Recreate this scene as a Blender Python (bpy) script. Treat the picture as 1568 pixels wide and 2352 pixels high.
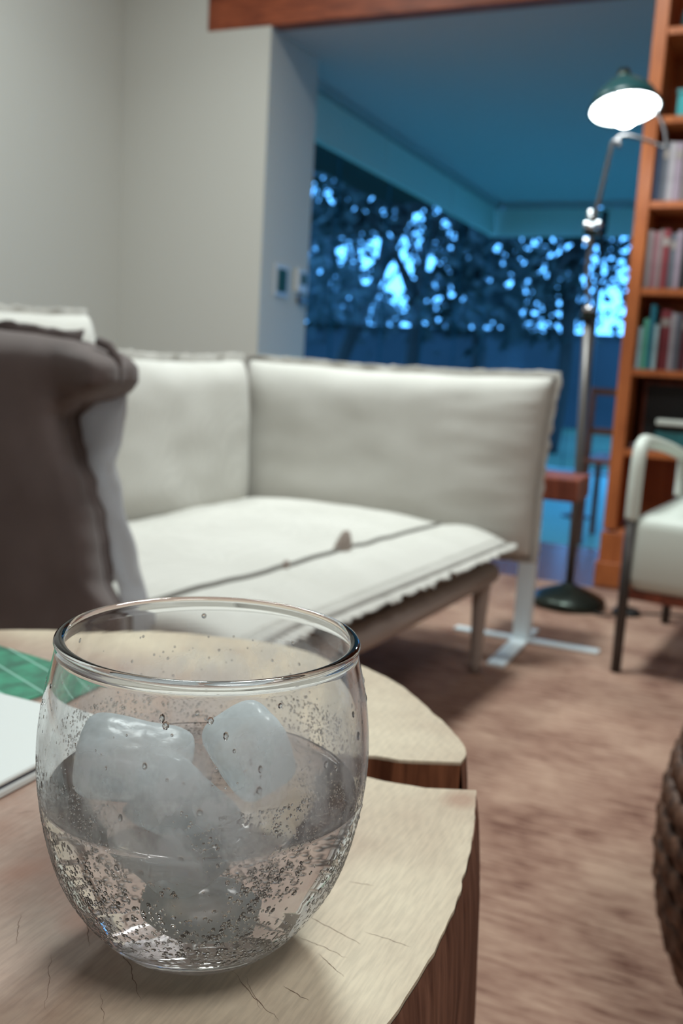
import bpy, bmesh, math, random
from math import sin, cos, pi, radians, sqrt, atan2
from mathutils import Vector, Matrix, noise
random.seed(7)
D = bpy.data
C = bpy.context.scene.collection
for o in list(D.objects): D.objects.remove(o)
scene = bpy.context.scene
# ------------------------------------------------------------------ camera
H = 0.72                      # camera height above the floor
PITCH, ROLL, YAW, FPX = 0.1555, 0.05865, 0.4108, 2195.0
fw = Vector((-sin(YAW)*cos(PITCH), cos(YAW)*cos(PITCH), -sin(PITCH)))
rt = Vector((cos(YAW), sin(YAW), 0)); up = rt.cross(fw)
R_ = cos(ROLL)*rt + sin(ROLL)*up; U_ = -sin(ROLL)*rt + cos(ROLL)*up
cd = D.cameras.new('camera'); cam = D.objects.new('camera', cd); C.objects.link(cam)
cam.matrix_world = Matrix(((R_.x, U_.x, -fw.x, 0), (R_.y, U_.y, -fw.y, 0), (R_.z, U_.z, -fw.z, H), (0, 0, 0, 1)))
cd.sensor_fit = 'VERTICAL'; cd.sensor_height = 36.0; cd.lens = FPX/2352*36.0
cd.clip_start = 0.01; cd.clip_end = 200
cd.dof.use_dof = True; cd.dof.focus_distance = 0.235; cd.dof.aperture_fstop = 17.0
scene.camera = cam
# ------------------------------------------------------------------ sky and light
w = D.worlds.new('sky'); scene.world = w; w.use_nodes = True
bg = w.node_tree.nodes['Background']
bg.inputs[0].default_value = (0.13, 0.45, 1.0, 1); bg.inputs[1].default_value = 4.9
def area_light(name, loc, size, power, color, target=None, spread=180):
    l = D.lights.new(name, 'AREA'); l.shape = 'DISK'; l.size = size; l.energy = power; l.color = color; l.spread = radians(spread)
    o = D.objects.new(name, l); C.objects.link(o); o.location = loc
    if target is not None:
        o.rotation_euler = (Vector(target)-Vector(loc)).to_track_quat('-Z', 'Y').to_euler()
    return o
area_light('ceiling_light', (-0.75, 2.05, 2.82), 0.5, 44, (0.91, 1.0, 0.98), None, 150)
area_light('wall_fill', (-1.9, 2.75, 2.82), 0.4, 22, (0.93, 1.0, 0.97))  # unseen extra light, added to brighten the dim walls
area_light('room_fill', (0.9, -0.4, 2.82), 0.9, 30, (0.98, 0.97, 0.96))  # unseen fill light, added to lift the whole room
vs = scene.view_settings
vs.view_transform = 'Standard'; vs.look = 'None'; vs.gamma = 1.0; vs.use_curve_mapping = False; vs.exposure = 0.12

# ------------------------------------------------------------------ materials
def nodes(name):
    m = D.materials.new(name); m.use_nodes = True; nt = m.node_tree
    return m, nt, nt.nodes, nt.links, nt.nodes['Principled BSDF']
def plain(name, col, rough=.6, metal=0.0, spec=.5, bump=0, bscale=200, var=0, vscale=6, coat=0):
    m, nt, N, L, B = nodes(name)
    B.inputs['Base Color'].default_value = (*col, 1); B.inputs['Roughness'].default_value = rough
    B.inputs['Metallic'].default_value = metal; B.inputs['Specular IOR Level'].default_value = spec
    B.inputs['Coat Weight'].default_value = coat
    tc = N.new('ShaderNodeTexCoord')
    if bump:
        n = N.new('ShaderNodeTexNoise'); n.inputs['Scale'].default_value = bscale; n.inputs['Detail'].default_value = 4
        L.new(tc.outputs['Object'], n.inputs['Vector'])
        b = N.new('ShaderNodeBump'); b.inputs['Strength'].default_value = bump; b.inputs['Distance'].default_value = .002
        L.new(n.outputs['Fac'], b.inputs['Height']); L.new(b.outputs[0], B.inputs['Normal'])
    if var:
        n = N.new('ShaderNodeTexNoise'); n.inputs['Scale'].default_value = vscale; n.inputs['Detail'].default_value = 5
        L.new(tc.outputs['Object'], n.inputs['Vector'])
        r = N.new('ShaderNodeValToRGB'); e = r.color_ramp.elements
        e[0].position = .3; e[1].position = .7
        e[0].color = (*[c*(1-var) for c in col], 1); e[1].color = (*[min(1, c*(1+var)) for c in col], 1)
        L.new(n.outputs['Fac'], r.inputs[0]); L.new(r.outputs[0], B.inputs['Base Color'])
    return m
def wood(name, c0, c1, scale=(1, 12, 12), nscale=6, rough=.45, spec=.4, bump=.15, coat=0):
    m, nt, N, L, B = nodes(name)
    tc = N.new('ShaderNodeTexCoord'); mp = N.new('ShaderNodeMapping'); mp.inputs['Scale'].default_value = scale
    L.new(tc.outputs['Object'], mp.inputs[0])
    n = N.new('ShaderNodeTexNoise'); n.inputs['Scale'].default_value = nscale; n.inputs['Detail'].default_value = 8
    n.inputs['Distortion'].default_value = .6
    L.new(mp.outputs[0], n.inputs['Vector'])
    r = N.new('ShaderNodeValToRGB'); e = r.color_ramp.elements; e[0].position = .32; e[1].position = .68
    e[0].color = (*c0, 1); e[1].color = (*c1, 1)
    L.new(n.outputs['Fac'], r.inputs[0]); L.new(r.outputs[0], B.inputs['Base Color'])
    b = N.new('ShaderNodeBump'); b.inputs['Strength'].default_value = bump; b.inputs['Distance'].default_value = .002
    L.new(n.outputs['Fac'], b.inputs['Height']); L.new(b.outputs[0], B.inputs['Normal'])
    B.inputs['Roughness'].default_value = rough; B.inputs['Specular IOR Level'].default_value = spec
    B.inputs['Coat Weight'].default_value = coat
    return m
def fabric(name, c0, c1, weave=900, strength=.5, blotch=7):
    m, nt, N, L, B = nodes(name)
    tc = N.new('ShaderNodeTexCoord')
    w1 = N.new('ShaderNodeTexWave'); w1.bands_direction = 'X'; w1.inputs['Scale'].default_value = weave/6.28*1.0
    w2 = N.new('ShaderNodeTexWave'); w2.bands_direction = 'Z'; w2.inputs['Scale'].default_value = weave/6.28*1.0
    for q in (w1, w2):
        q.inputs['Distortion'].default_value = 1.2; q.inputs['Detail'].default_value = 1; q.inputs['Detail Scale'].default_value = .4
        L.new(tc.outputs['Object'], q.inputs['Vector'])
    mx = N.new('ShaderNodeMath'); mx.operation = 'MULTIPLY'; L.new(w1.outputs['Fac'], mx.inputs[0]); L.new(w2.outputs['Fac'], mx.inputs[1])
    n = N.new('ShaderNodeTexNoise'); n.inputs['Scale'].default_value = blotch; n.inputs['Detail'].default_value = 6
    L.new(tc.outputs['Object'], n.inputs['Vector'])
    r = N.new('ShaderNodeValToRGB'); e = r.color_ramp.elements; e[0].position = .3; e[1].position = .7
    e[0].color = (*c0, 1); e[1].color = (*c1, 1); L.new(n.outputs['Fac'], r.inputs[0])
    mc = N.new('ShaderNodeMixRGB'); mc.blend_type = 'MULTIPLY'; mc.inputs[0].default_value = strength
    mr = N.new('ShaderNodeMapRange'); mr.inputs[3].default_value = .55; mr.inputs[4].default_value = 1.05
    L.new(mx.outputs[0], mr.inputs[0]); L.new(r.outputs[0], mc.inputs[1]); L.new(mr.outputs[0], mc.inputs[2])
    L.new(mc.outputs[0], B.inputs['Base Color'])
    b = N.new('ShaderNodeBump'); b.inputs['Strength'].default_value = .5; b.inputs['Distance'].default_value = .0006
    L.new(mx.outputs[0], b.inputs['Height']); L.new(b.outputs[0], B.inputs['Normal'])
    B.inputs['Roughness'].default_value = .95; B.inputs['Specular IOR Level'].default_value = .15
    B.inputs['Sheen Weight'].default_value = .15
    return m
def thin_cloth(m, share=.45, col=(.72, .70, .68)):
    nt = m.node_tree; N = nt.nodes; L = nt.links; B = N['Principled BSDF']
    t = N.new('ShaderNodeBsdfTranslucent'); t.inputs[0].default_value = (*col, 1); x = N.new('ShaderNodeMixShader'); x.inputs[0].default_value = share
    L.new(B.outputs[0], x.inputs[1]); L.new(t.outputs[0], x.inputs[2]); L.new(x.outputs[0], N['Material Output'].inputs[0]); return m
def glass(name, ior=1.45, rough=0.0, col=(1, 1, 1)):
    m, nt, N, L, B = nodes(name)
    g = N.new('ShaderNodeBsdfGlass'); g.inputs['IOR'].default_value = ior; g.inputs['Roughness'].default_value = rough
    g.inputs['Color'].default_value = (*col, 1)
    # light passes to what stands behind (thin ware): shadow softened by a share of plain transparency
    L.new(g.outputs[0], N['Material Output'].inputs[0])
    return m
def pane_mat():
    m, nt, N, L, B = nodes('window_glass')
    t = N.new('ShaderNodeBsdfTransparent'); t.inputs[0].default_value = (.86, .96, 1, 1)
    g = N.new('ShaderNodeBsdfGlossy'); g.inputs['Roughness'].default_value = .02
    lw = N.new('ShaderNodeLayerWeight'); pw = N.new('ShaderNodeMath'); pw.operation = 'POWER'; pw.inputs[1].default_value = 4; L.new(lw.outputs['Facing'], pw.inputs[0])
    f = N.new('ShaderNodeMath'); f.operation = 'MULTIPLY_ADD'; f.inputs[1].default_value = .03; f.inputs[2].default_value = .004; L.new(pw.outputs[0], f.inputs[0])
    mx = N.new('ShaderNodeMixShader'); L.new(f.outputs[0], mx.inputs[0]); L.new(t.outputs[0], mx.inputs[1]); L.new(g.outputs[0], mx.inputs[2])
    L.new(mx.outputs[0], N['Material Output'].inputs[0])
    return m
M = {}
M['wall'] = plain('wall_plaster', (.62, .62, .58), .9, spec=.1, bump=.1, bscale=60)
M['ceiling'] = plain('ceiling_plaster', (.55, .53, .52), .9, spec=.1)
M['beam'] = wood('beam_wood', (.16, .035, .016), (.40, .10, .04), (1.5, 14, 14), 5, .5)
M['shelf'] = wood('shelf_wood', (.36, .10, .03), (.52, .16, .05), (10, 10, 1.2), 5, .4)
M['floorwood'] = wood('floor_wood', (.09, .04, .032), (.15, .068, .05), (2, 14, 2), 5, .25, .5)
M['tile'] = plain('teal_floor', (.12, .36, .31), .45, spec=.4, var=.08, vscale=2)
M['fab'] = fabric('cream_fabric', (.60, .585, .54), (.67, .655, .61), 900, .25)
M['fabflange'] = fabric('cream_fabric_edge', (.52, .50, .46), (.62, .60, .56), 900, .35)
M['fabthin'] = thin_cloth(fabric('thin_cream_fabric', (.62, .61, .60), (.70, .69, .68), 900, .25), .55, (.80, .82, .86))
M['fabback'] = fabric('shaded_weave_fabric', (.19, .155, .148), (.27, .225, .215), 2400, .8, 9)  # brown grey weave; shade of the unlit cushion back is in the colour
M['seam'] = plain('seam_cord', (.20, .19, .175), .9, spec=.1)
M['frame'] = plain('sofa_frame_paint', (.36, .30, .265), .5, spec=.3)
M['whitemetal'] = plain('white_metal', (.80, .90, .94), .35, spec=.5)
M['darkmetal'] = plain('dark_metal', (.075, .068, .065), .35, metal=.6)
M['bronze'] = plain('dark_bronze', (.035, .045, .038), .28, metal=.75)
M['lampsteel'] = plain('lamp_steel', (.13, .12, .115), .4, metal=.6)
M['chrome'] = plain('chrome', (.75, .78, .8), .12, metal=1)
M['shade'] = plain('teal_enamel', (.010, .05, .055), .3, spec=.5)
M['redwood'] = wood('red_wood_block', (.12, .03, .018), (.28, .075, .04), (12, 12, 1.5), 5, .4)
M['rubber'] = plain('black_rubber', (.012, .012, .012), .6)
M['armwhite'] = plain('cream_vinyl', (.62, .66, .60), .45, spec=.4)
M['paper'] = plain('page_paper', (.75, .74, .70), .8)
M['plate'] = plain('switch_plate', (.55, .56, .55), .4)
M['dark'] = plain('dark_lcd', (.02, .09, .09), .7, spec=.15)
M['pane'] = pane_mat()
M['wrail'] = plain('window_rail', (.42, .45, .44), .4, metal=.3)
M['edge'] = plain('glass_edge', (.012, .05, .06), .6, spec=.1)
M['blind'] = plain('blind_fabric', (.55, .68, .60), .8)
M['bark'] = plain('tree_bark', (.03, .022, .018), .9, bump=.5, bscale=30)
M['leaf'] = plain('leaf_green', (.006, .012, .007), .6, var=.3, vscale=1)
M['lawn'] = plain('garden_lawn', (.04, .07, .03), .95, var=.4, vscale=.8)
M['gwall'] = plain('garden_wall_render', (.035, .04, .045), .9, var=.25, vscale=.6)
def emis(name, col, s):
    m, nt, N, L, B = nodes(name)
    e = N.new('ShaderNodeEmission'); e.inputs[0].default_value = (*col, 1); e.inputs[1].default_value = s
    L.new(e.outputs[0], N['Material Output'].inputs[0]); return m
M['bulb'] = emis('lit_bulb', (.86, .96, 1.0), 34)
M['reflector'] = plain('white_reflector', (.9, .92, .92), .5, spec=.4)

def rug_mat():
    m, nt, N, L, B = nodes('rug_weave')
    tc = N.new('ShaderNodeTexCoord')
    mp = N.new('ShaderNodeMapping'); mp.inputs['Scale'].default_value = (9, 60, 1); mp.inputs['Rotation'].default_value = (0, 0, -.05)
    L.new(tc.outputs['Object'], mp.inputs[0])
    n = N.new('ShaderNodeTexNoise'); n.inputs['Scale'].default_value = 1.6; n.inputs['Detail'].default_value = 9; n.inputs['Roughness'].default_value = .7
    L.new(mp.outputs[0], n.inputs['Vector'])
    n2 = N.new('ShaderNodeTexNoise'); n2.inputs['Scale'].default_value = 5; n2.inputs['Detail'].default_value = 4
    L.new(tc.outputs['Object'], n2.inputs['Vector'])
    a = N.new('ShaderNodeMath'); a.operation = 'MULTIPLY_ADD'; a.inputs[1].default_value = .35
    L.new(n2.outputs['Fac'], a.inputs[0]); 
    s = N.new('ShaderNodeMath'); s.operation = 'MULTIPLY'; s.inputs[1].default_value = .65; L.new(n.outputs['Fac'], s.inputs[0]); L.new(s.outputs[0], a.inputs[2])
    r = N.new('ShaderNodeValToRGB'); e = r.color_ramp.elements
    e[0].position = .38; e[0].color = (.13, .058, .042, 1); e[1].position = .60; e[1].color = (.47, .315, .235, 1)
    x = e.new(.47); x.color = (.30, .175, .13, 1)
    L.new(a.outputs[0], r.inputs[0]); L.new(r.outputs[0], B.inputs['Base Color'])
    b = N.new('ShaderNodeBump'); b.inputs['Strength'].default_value = .5; b.inputs['Distance'].default_value = .004
    L.new(n.outputs['Fac'], b.inputs['Height']); L.new(b.outputs[0], B.inputs['Normal'])
    B.inputs['Roughness'].default_value = .9; B.inputs['Specular IOR Level'].default_value = .15
    return m
M['rug'] = rug_mat()

# ------------------------------------------------------------------ object helpers
def obj(name, bm, mat, parent=None, smooth=False, recalc=True):
    if recalc: bmesh.ops.recalc_face_normals(bm, faces=bm.faces)
    me = D.meshes.new(name); bm.to_mesh(me); bm.free()
    if smooth:
        me.polygons.foreach_set('use_smooth', [True]*len(me.polygons))
    if mat is not None: me.materials.append(mat)
    o = D.objects.new(name, me); C.objects.link(o)
    if parent is not None: o.parent = parent
    return o
def tag(o, label=None, cat=None, group=None, kind=None):
    if label: o['label'] = label
    if cat: o['category'] = cat
    if group: o['group'] = group
    if kind: o['kind'] = kind
    return o
def thing(name, label, cat, loc=(0, 0, 0), rz=0, group=None):
    o = D.objects.new(name, None); C.objects.link(o); o.location = loc; o.rotation_euler = (0, 0, rz)
    o.empty_display_size = .05
    return tag(o, label, cat, group)
def struct(name, bm, mat, parent=None, smooth=False):
    o = obj(name, bm, mat, parent, smooth)
    if parent is None: o['kind'] = 'structure'
    return o
def bx(bm, x0, x1, y0, y1, z0, z1, bevel=0, seg=2):
    r = bmesh.ops.create_cube(bm, size=1)
    for v in r['verts']:
        v.co = Vector(((x0+x1)/2+v.co.x*(x1-x0), (y0+y1)/2+v.co.y*(y1-y0), (z0+z1)/2+v.co.z*(z1-z0)))
    if bevel:
        ed = list({e for v in r['verts'] for e in v.link_edges})
        bmesh.ops.bevel(bm, geom=ed, offset=bevel, segments=seg, affect='EDGES', profile=.5)
    return bm
def box(x0, x1, y0, y1, z0, z1, bevel=0, seg=2):
    return bx(bmesh.new(), x0, x1, y0, y1, z0, z1, bevel, seg)
def lathe(bm, prof, cx=0, cy=0, n=48, z0=0, close=False):
    rings = []
    for r, z in prof:
        if r < 1e-6: rings.append([bm.verts.new((cx, cy, z0+z))])
        else: rings.append([bm.verts.new((cx+r*cos(2*pi*i/n), cy+r*sin(2*pi*i/n), z0+z)) for i in range(n)])
    pairs = list(zip(rings, rings[1:]))
    if close: pairs.append((rings[-1], rings[0]))
    for a, b in pairs:
        for i in range(n):
            j = (i+1) % n
            if len(a) == 1 and len(b) == 1: continue
            if len(a) == 1: bm.faces.new((a[0], b[j], b[i]))
            elif len(b) == 1: bm.faces.new((a[i], a[j], b[0]))
            else: bm.faces.new((a[i], a[j], b[j], b[i]))
    return bm
def catmull(pts, n=8):
    P = [Vector(p) for p in pts]; out = []
    for i in range(len(P)-1):
        p0 = P[max(i-1, 0)]; p1 = P[i]; p2 = P[i+1]; p3 = P[min(i+2, len(P)-1)]
        for k in range(n):
            t = k/n
            out.append(.5*((2*p1)+(-p0+p2)*t+(2*p0-5*p1+4*p2-p3)*t*t+(-p0+3*p1-3*p2+p3)*t**3))
    out.append(P[-1]); return out
def tube(bm, pts, rad, n=12, smoothpath=0, cap=True):
    if smoothpath: 
        m = len(pts)
        pts2 = catmull(pts, smoothpath)
        if not isinstance(rad, (int, float)):
            rad = [rad[min(int(i/smoothpath), m-1)]*(1-(i % smoothpath)/smoothpath)+rad[min(int(i/smoothpath)+1, m-1)]*((i % smoothpath)/smoothpath) for i in range(len(pts2))]
        pts = pts2
    pts = [Vector(p) for p in pts]
    if isinstance(rad, (int, float)): rad = [rad]*len(pts)
    rings = []; t0 = (pts[1]-pts[0]).normalized(); a = t0.orthogonal().normalized()
    for i, p in enumerate(pts):
        t = (pts[min(i+1, len(pts)-1)]-pts[max(i-1, 0)]).normalized()
        a = (a-t*a.dot(t)).normalized(); b = t.cross(a)
        rings.append([bm.verts.new(p+(a*cos(2*pi*k/n)+b*sin(2*pi*k/n))*rad[i]) for k in range(n)])
    for r0, r1 in zip(rings, rings[1:]):
        for k in range(n):
            bm.faces.new((r0[k], r0[(k+1) % n], r1[(k+1) % n], r1[k]))
    if cap: bm.faces.new(rings[0][::-1]); bm.faces.new(rings[-1])
    return bm
def grid_faces(bm, V):
    for i in range(len(V)-1):
        for j in range(len(V[0])-1):
            bm.faces.new((V[i][j], V[i][j+1], V[i+1][j+1], V[i+1][j]))
def NZ(x, y, z): return noise.noise(Vector((x, y, z)))

# ------------------------------------------------------------------ the setting
WY = 4.05; CEIL = 2.205; TOP = 2.9; WX = -3.06; WINX = -2.49; WINY = 8.7; SUNK = -.15
struct('floor', box(WX-.1, 2.7, -2.6, 4.10, -.25, 0), M['floorwood'])
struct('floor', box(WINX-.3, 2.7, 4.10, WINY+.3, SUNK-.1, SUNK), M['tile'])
struct('ceiling', box(WX-.1, 2.7, -2.6, 4.13, TOP, TOP+.1), M['ceiling'])
struct('ceiling', box(WINX-.15, 2.7, 4.13, WINY+.15, CEIL, CEIL+.1), M['ceiling'])
struct('wall_left', box(WX-.1, WX, -2.6, WY+.1, 0, TOP), M['wall'])
struct('wall_right', box(2.6, 2.7, -2.6, WINY+.15, SUNK-.1, TOP), M['wall'])
struct('wall_near', box(WX, 2.6, -2.7, -2.6, 0, TOP), M['wall'])
bm = bmesh.new()
lsh = [(WX, 0), (-2.25, 0), (-2.25, CEIL), (-2.588, CEIL), (-2.588, 2.50), (2.6, 2.50), (2.6, TOP), (WX, TOP)]
fa = [bm.verts.new((x, WY, z)) for x, z in lsh]; fb = [bm.verts.new((x, WY+.12, z)) for x, z in lsh]
bm.faces.new(fa); bm.faces.new(fb[::-1])
for k in range(len(lsh)): bm.faces.new((fa[k], fb[k], fb[(k+1) % 8], fa[(k+1) % 8]))
bx(bm, WX, -2.25, WY+.12, WY+.5, 0, CEIL)
struct('wall_far', bm, M['wall'])
struct('trim_1', box(-2.585, 2.6, WY-.004, WY+.08, CEIL-.002, 2.50, .004, 1), M['beam'])
struct('trim_2', box(-2.585, 2.6, WY+.08, WY+.14, CEIL+.003, CEIL+.09), M['beam'])
# window_1 : left glazing, along x = WINX ; window_2 : far glazing along y = WINY
def window(name, p0, p1, inward, zb, zt, npane):
    root = D.objects.new(name, None); C.objects.link(root); root['kind'] = 'structure'; root.location = (p0[0], p0[1], zb)
    a = Vector((*p0, 0)); b = Vector((*p1, 0)); n = Vector((*inward, 0)); u = (b-a).normalized(); Ln = (b-a).length
    def seg(s0, s1, d0, d1, z0, z1):
        bm = bmesh.new(); vs_ = []
        for s in (s0, s1):
            for d in (d0, d1):
                for z in (z0, z1):
                    vs_.append(bm.verts.new(a+u*s+n*d+Vector((0, 0, z))-root.location))
        for q in ((0, 1, 3, 2), (4, 6, 7, 5), (0, 4, 5, 1), (2, 3, 7, 6), (0, 2, 6, 4), (1, 5, 7, 3)):
            bm.faces.new([vs_[i] for i in q])
        return bm
    ov = zt-.29
    obj('sill_rail', seg(0, Ln, -.03, .03, zb, zb+.035), M['wrail'], root)
    obj('head_rail', seg(0, Ln, -.035, .035, zt-.02, zt), M['wrail'], root)
    obj('cornice', seg(0, Ln-.09, .05, .105, zt-.045, zt), M['wrail'], root)
    k = 3
    for i in range(k):
        s0 = Ln*i/k+.012; s1 = Ln*(i+1)/k-.012
        obj('blind_box', seg(s0, s1-(.11 if i == k-1 else 0), .03, .07, ov, zt-.055), M['blind'], root)
    for i in range(npane):
        s0 = Ln*i/npane; s1 = Ln*(i+1)/npane
        g = obj('pane', seg(s0+.004, s1-.004, -.005, .005, zb+.035, zt-.02), M['pane'], root)
        obj('edge_strip', seg(s1-.003, s1+.003, -.006, .006, zb+.035, zt-.02), M['edge'], g)
    return root
window('window_1', (WINX, 4.56), (WINX, WINY), (1, 0), SUNK, CEIL, 5)
window('window_2', (WINX, WINY), (2.6, WINY), (0, -1), SUNK, CEIL, 6)
# rug (a thing lying on the floor)
bm = box(WX+.35, 2.3, -2.2, 3.29, 0.0, .008, .003, 1)
tag(obj('rug', bm, M['rug']), 'brown and tan streaked woven rug under the sofa and stump table', 'rug')

# ------------------------------------------------------------------ garden
tag(obj('lawn', box(-30, 12, WINY+.35, 40, -.5, -.35), M['lawn']), kind='structure')
tag(obj('lawn', box(-30, WINX-.35, -4, WINY+.35, -.5, -.35), M['lawn']), kind='structure')
tag(obj('trim_3', box(-3.55, WINX-.16, 4.62, WINY+.1, 2.24, 2.36), M['bark']), kind='structure')
bm = bmesh.new()
bx(bm, -24, 8, 19.8, 20.1, -.35, 1.50); bx(bm, -24, 8, 19.75, 20.15, 1.50, 1.56, .01, 1)
tag(obj('garden_wall', bm, M['gwall']), 'dim blue lit rendered garden wall beyond the dark trees', 'wall')
def tree(x, y, lean, h, crown, nclump, label, seed, low=1.3, leafn=70, th=.13):
    rnd = random.Random(seed)
    t = thing('tree', label, 'tree', (x, y, -.35), 0, 'trees in the garden')
    bm = bmesh.new()
    top = Vector((lean[0], lean[1], h))
    tube(bm, [(0, 0, -.05), top*.3+Vector((.05, 0, 0)), top*.62, top], [th, th*.8, th*.6, th*.25], 9, 4)
    tr = obj('trunk', bm, M['bark'], t, True)
    bm = bmesh.new(); clumps = []
    cx, cy, cz, rx, ry, rz = crown
    while len(clumps) < nclump:
        p = Vector((rnd.uniform(-1, 1), rnd.uniform(-1, 1), rnd.uniform(-1, 1)))
        if p.xy.length > 1: continue
        q = Vector((cx+p.x*rx, cy+p.y*ry, cz+p.z*rz))
        wq = q+Vector((x, y, 0))
        if NZ(wq.x*.75, wq.y*.4, wq.z*.9) < -.12: continue      # airy gaps between the boughs
        clumps.append(q)
    for q in clumps[:22]:
        s = top*rnd.uniform(.4, .9)
        tube(bm, [s, (s+q)/2+Vector((0, 0, .12)), q], [th*.3, th*.18, .012], 5, 3)
    obj('branches', bm, M['bark'], t, True)
    vs_, fs = [], []
    for q in clumps:
        r = rnd.uniform(.22, .50)
        for k in range(leafn):
            d = Vector((rnd.gauss(0, 1), rnd.gauss(0, 1), rnd.gauss(0, .8)))*r*.55
            c = q+d
            a = Vector((rnd.gauss(0, 1), rnd.gauss(0, 1), rnd.gauss(0, 1))).normalized(); b = a.orthogonal().normalized()
            l = rnd.uniform(.06, .14); wd = l*.5
            i0 = len(vs_)
            vs_ += [c-a*l, c+b*wd, c+a*l, c-b*wd]
            fs.append((i0, i0+1, i0+2, i0+3))
    me = D.meshes.new('foliage'); me.from_pydata(vs_, [], fs); me.materials.append(M['leaf'])
    f = D.objects.new('foliage', me); C.objects.link(f); f.parent = t; f['kind'] = 'stuff'
    return t
tree(-6.2, 12.6, (1.3, .9, 0), 3.6, (.6, .4, 3.45, 2.0, 1.6, 1.75), 120, 'dark tree with a leaning trunk nearest the wall corner', 1, 1.75, 17)
tree(-5.0, 13.4, (.25, .2, 0), 3.8, (.2, .4, 3.4, 1.9, 1.6, 1.75), 170, 'second dark tree from the left behind the glass', 2, 1.75, 12)
tree(-3.9, 13.6, (-.2, .2, 0), 3.6, (0, 0, 3.3, 1.8, 1.6, 1.65), 170, 'dark tree behind the corner of the two windows', 3, 1.75, 9)
tree(-2.7, 13.2, (.2, 0, 0), 3.4, (.1, .2, 3.1, 1.5, 1.4, 1.45), 120, 'dark tree seen left of the floor lamp', 4, 1.75, 8)
tree(-1.5, 13.0, (-.1, .3, 0), 3.6, (.2, 0, 3.1, 1.6, 1.4, 1.45), 120, 'dark tree seen beside the bookcase', 5, 1.75, 15)
tree(-8.8, 16.8, (.3, .4, 0), 4.6, (.4, 0, 4.1, 2.6, 1.8, 2.2), 130, 'tall dark tree at the far left, partly hidden by the wall', 6, 1.9, 24)

# ------------------------------------------------------------------ things on the wall end
t = thing('light_switch', 'grey wall switch with a dark teal face on the wall end, left one', 'switch', (-2.25, 4.253, 1.096))
obj('plate', box(0, .008, -.066, .066, -.075, .075, .002), M['plate'], t)
obj('rocker', box(.006, .013, -.045, .045, -.055, .055, .002), M['dark'], t)
t = thing('thermostat', 'small pale thermostat with dark screen, right of the switch', 'thermostat', (-2.25, 4.46, 1.11))
obj('housing', box(0, .022, -.055, .055, -.055, .06, .004), M['plate'], t)
obj('screen', box(.02, .026, -.028, .032, -.015, .04, .001), M['dark'], t)
tag(obj('wall_hook', box(-2.25, -2.225, 4.43, 4.51, 1.005, 1.03, .004), M['darkmetal']), 'small dark knob plate just below the thermostat', 'hook')

# ------------------------------------------------------------------ bookcase
SY0, SY1 = 3.38, 3.70; SX0 = -.478; SX1 = 1.45
bc = thing('bookcase', 'tall orange brown wooden bookcase along the right side', 'bookcase', (SX0, SY0, 0))
ox, oy = SX0, SY0
def bcp(name, x0, x1, y0, y1, z0, z1, m='shelf', bv=.002):
    return obj(name, box(x0-ox, x1-ox, y0-oy, y1-oy, z0, z1, bv, 1), M[m], bc)
bcp('side_panel', SX0, SX0+.044, SY0, SY1, .2, 2.6)
bcp('divider', .47, .51, SY0, SY1-.02, .2, 2.6)
bcp('side_panel', SX1-.044, SX1, SY0, SY1, .2, 2.6)
bcp('plinth', SX0-.012, SX1+.012, SY0-.012, SY1, .008*0, .085)
bcp('plinth_moulding', SX0-.004, SX1+.004, SY0-.004, SY1, .085, .19)
bcp('back_panel', SX0+.044, SX1-.044, SY1-.012, SY1-.001, .19, 2.6)
SH = [.20, .482, .755, 1.022, 1.302, 1.568, 1.84, 2.12, 2.4]
for z in SH: bcp('shelf', SX0+.044, SX1-.044, SY0+.004, SY1-.013, z-.024, z)
bcp('top_panel', SX0, SX1, SY0, SY1, 2.6, 2.63)

# books
def cover_mat(col):
    k = 'cover_%d_%d_%d' % tuple(int(c*255) for c in col)
    if k not in M: M[k] = plain(k, col, .55, spec=.4, var=.15, vscale=20)
    return M[k]
COL = {'navy': (.03, .05, .10), 'lilac grey': (.34, .27, .33), 'slate grey': (.14, .15, .18), 'wine red': (.22, .035, .045), 'dusty rose': (.30, .14, .16),
       'mint green': (.13, .50, .36), 'teal': (.02, .20, .28), 'pale blue': (.40, .58, .62), 'warm grey': (.27, .22, .22), 'black': (.02, .02, .025),
       'maroon': (.14, .03, .045), 'cream': (.55, .50, .44), 'brick red': (.34, .07, .06), 'olive': (.16, .17, .09), 'pearl grey': (.45, .42, .45)}
ORD = ['leftmost', 'second', 'third', 'fourth', 'fifth', 'sixth', 'seventh', 'eighth', 'ninth', 'tenth', 'eleventh', 'twelfth']
def book(x, z, wd, ht, dp, col, label, group, y=SY0+.03):
    t = thing('book', label, 'book', (x+wd/2, y, z), 0, group)
    c = .0022
    bm = box(-wd/2, -wd/2+c, 0, dp, 0, ht); bx(bm, wd/2-c, wd/2, 0, dp, 0, ht)
    n = 5; 
    pr = [(-wd/2, .003), (-wd/3, .0005), (0, 0), (wd/3, .0005), (wd/2, .003)]
    top = [bm.verts.new((a, b, ht)) for a, b in pr]; bot = [bm.verts.new((a, b, 0)) for a, b in pr]
    for i in range(4): bm.faces.new((bot[i], bot[i+1], top[i+1], top[i]))
    obj('cover', bm, cover_mat(COL[col]), t)
    obj('page_block', box(-wd/2+c, wd/2-c, .004, dp-.003, .003, ht-.004), M['paper'], t)
    if wd > .018:
        b2 = box(-wd*.42, wd*.42, -.0012, .002, ht*.72, ht*.86)
        obj('spine_label', b2, cover_mat((.33, .29, .27)) if col not in ('cream', 'pale blue', 'pearl grey') else M['darkmetal'], t)
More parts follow.
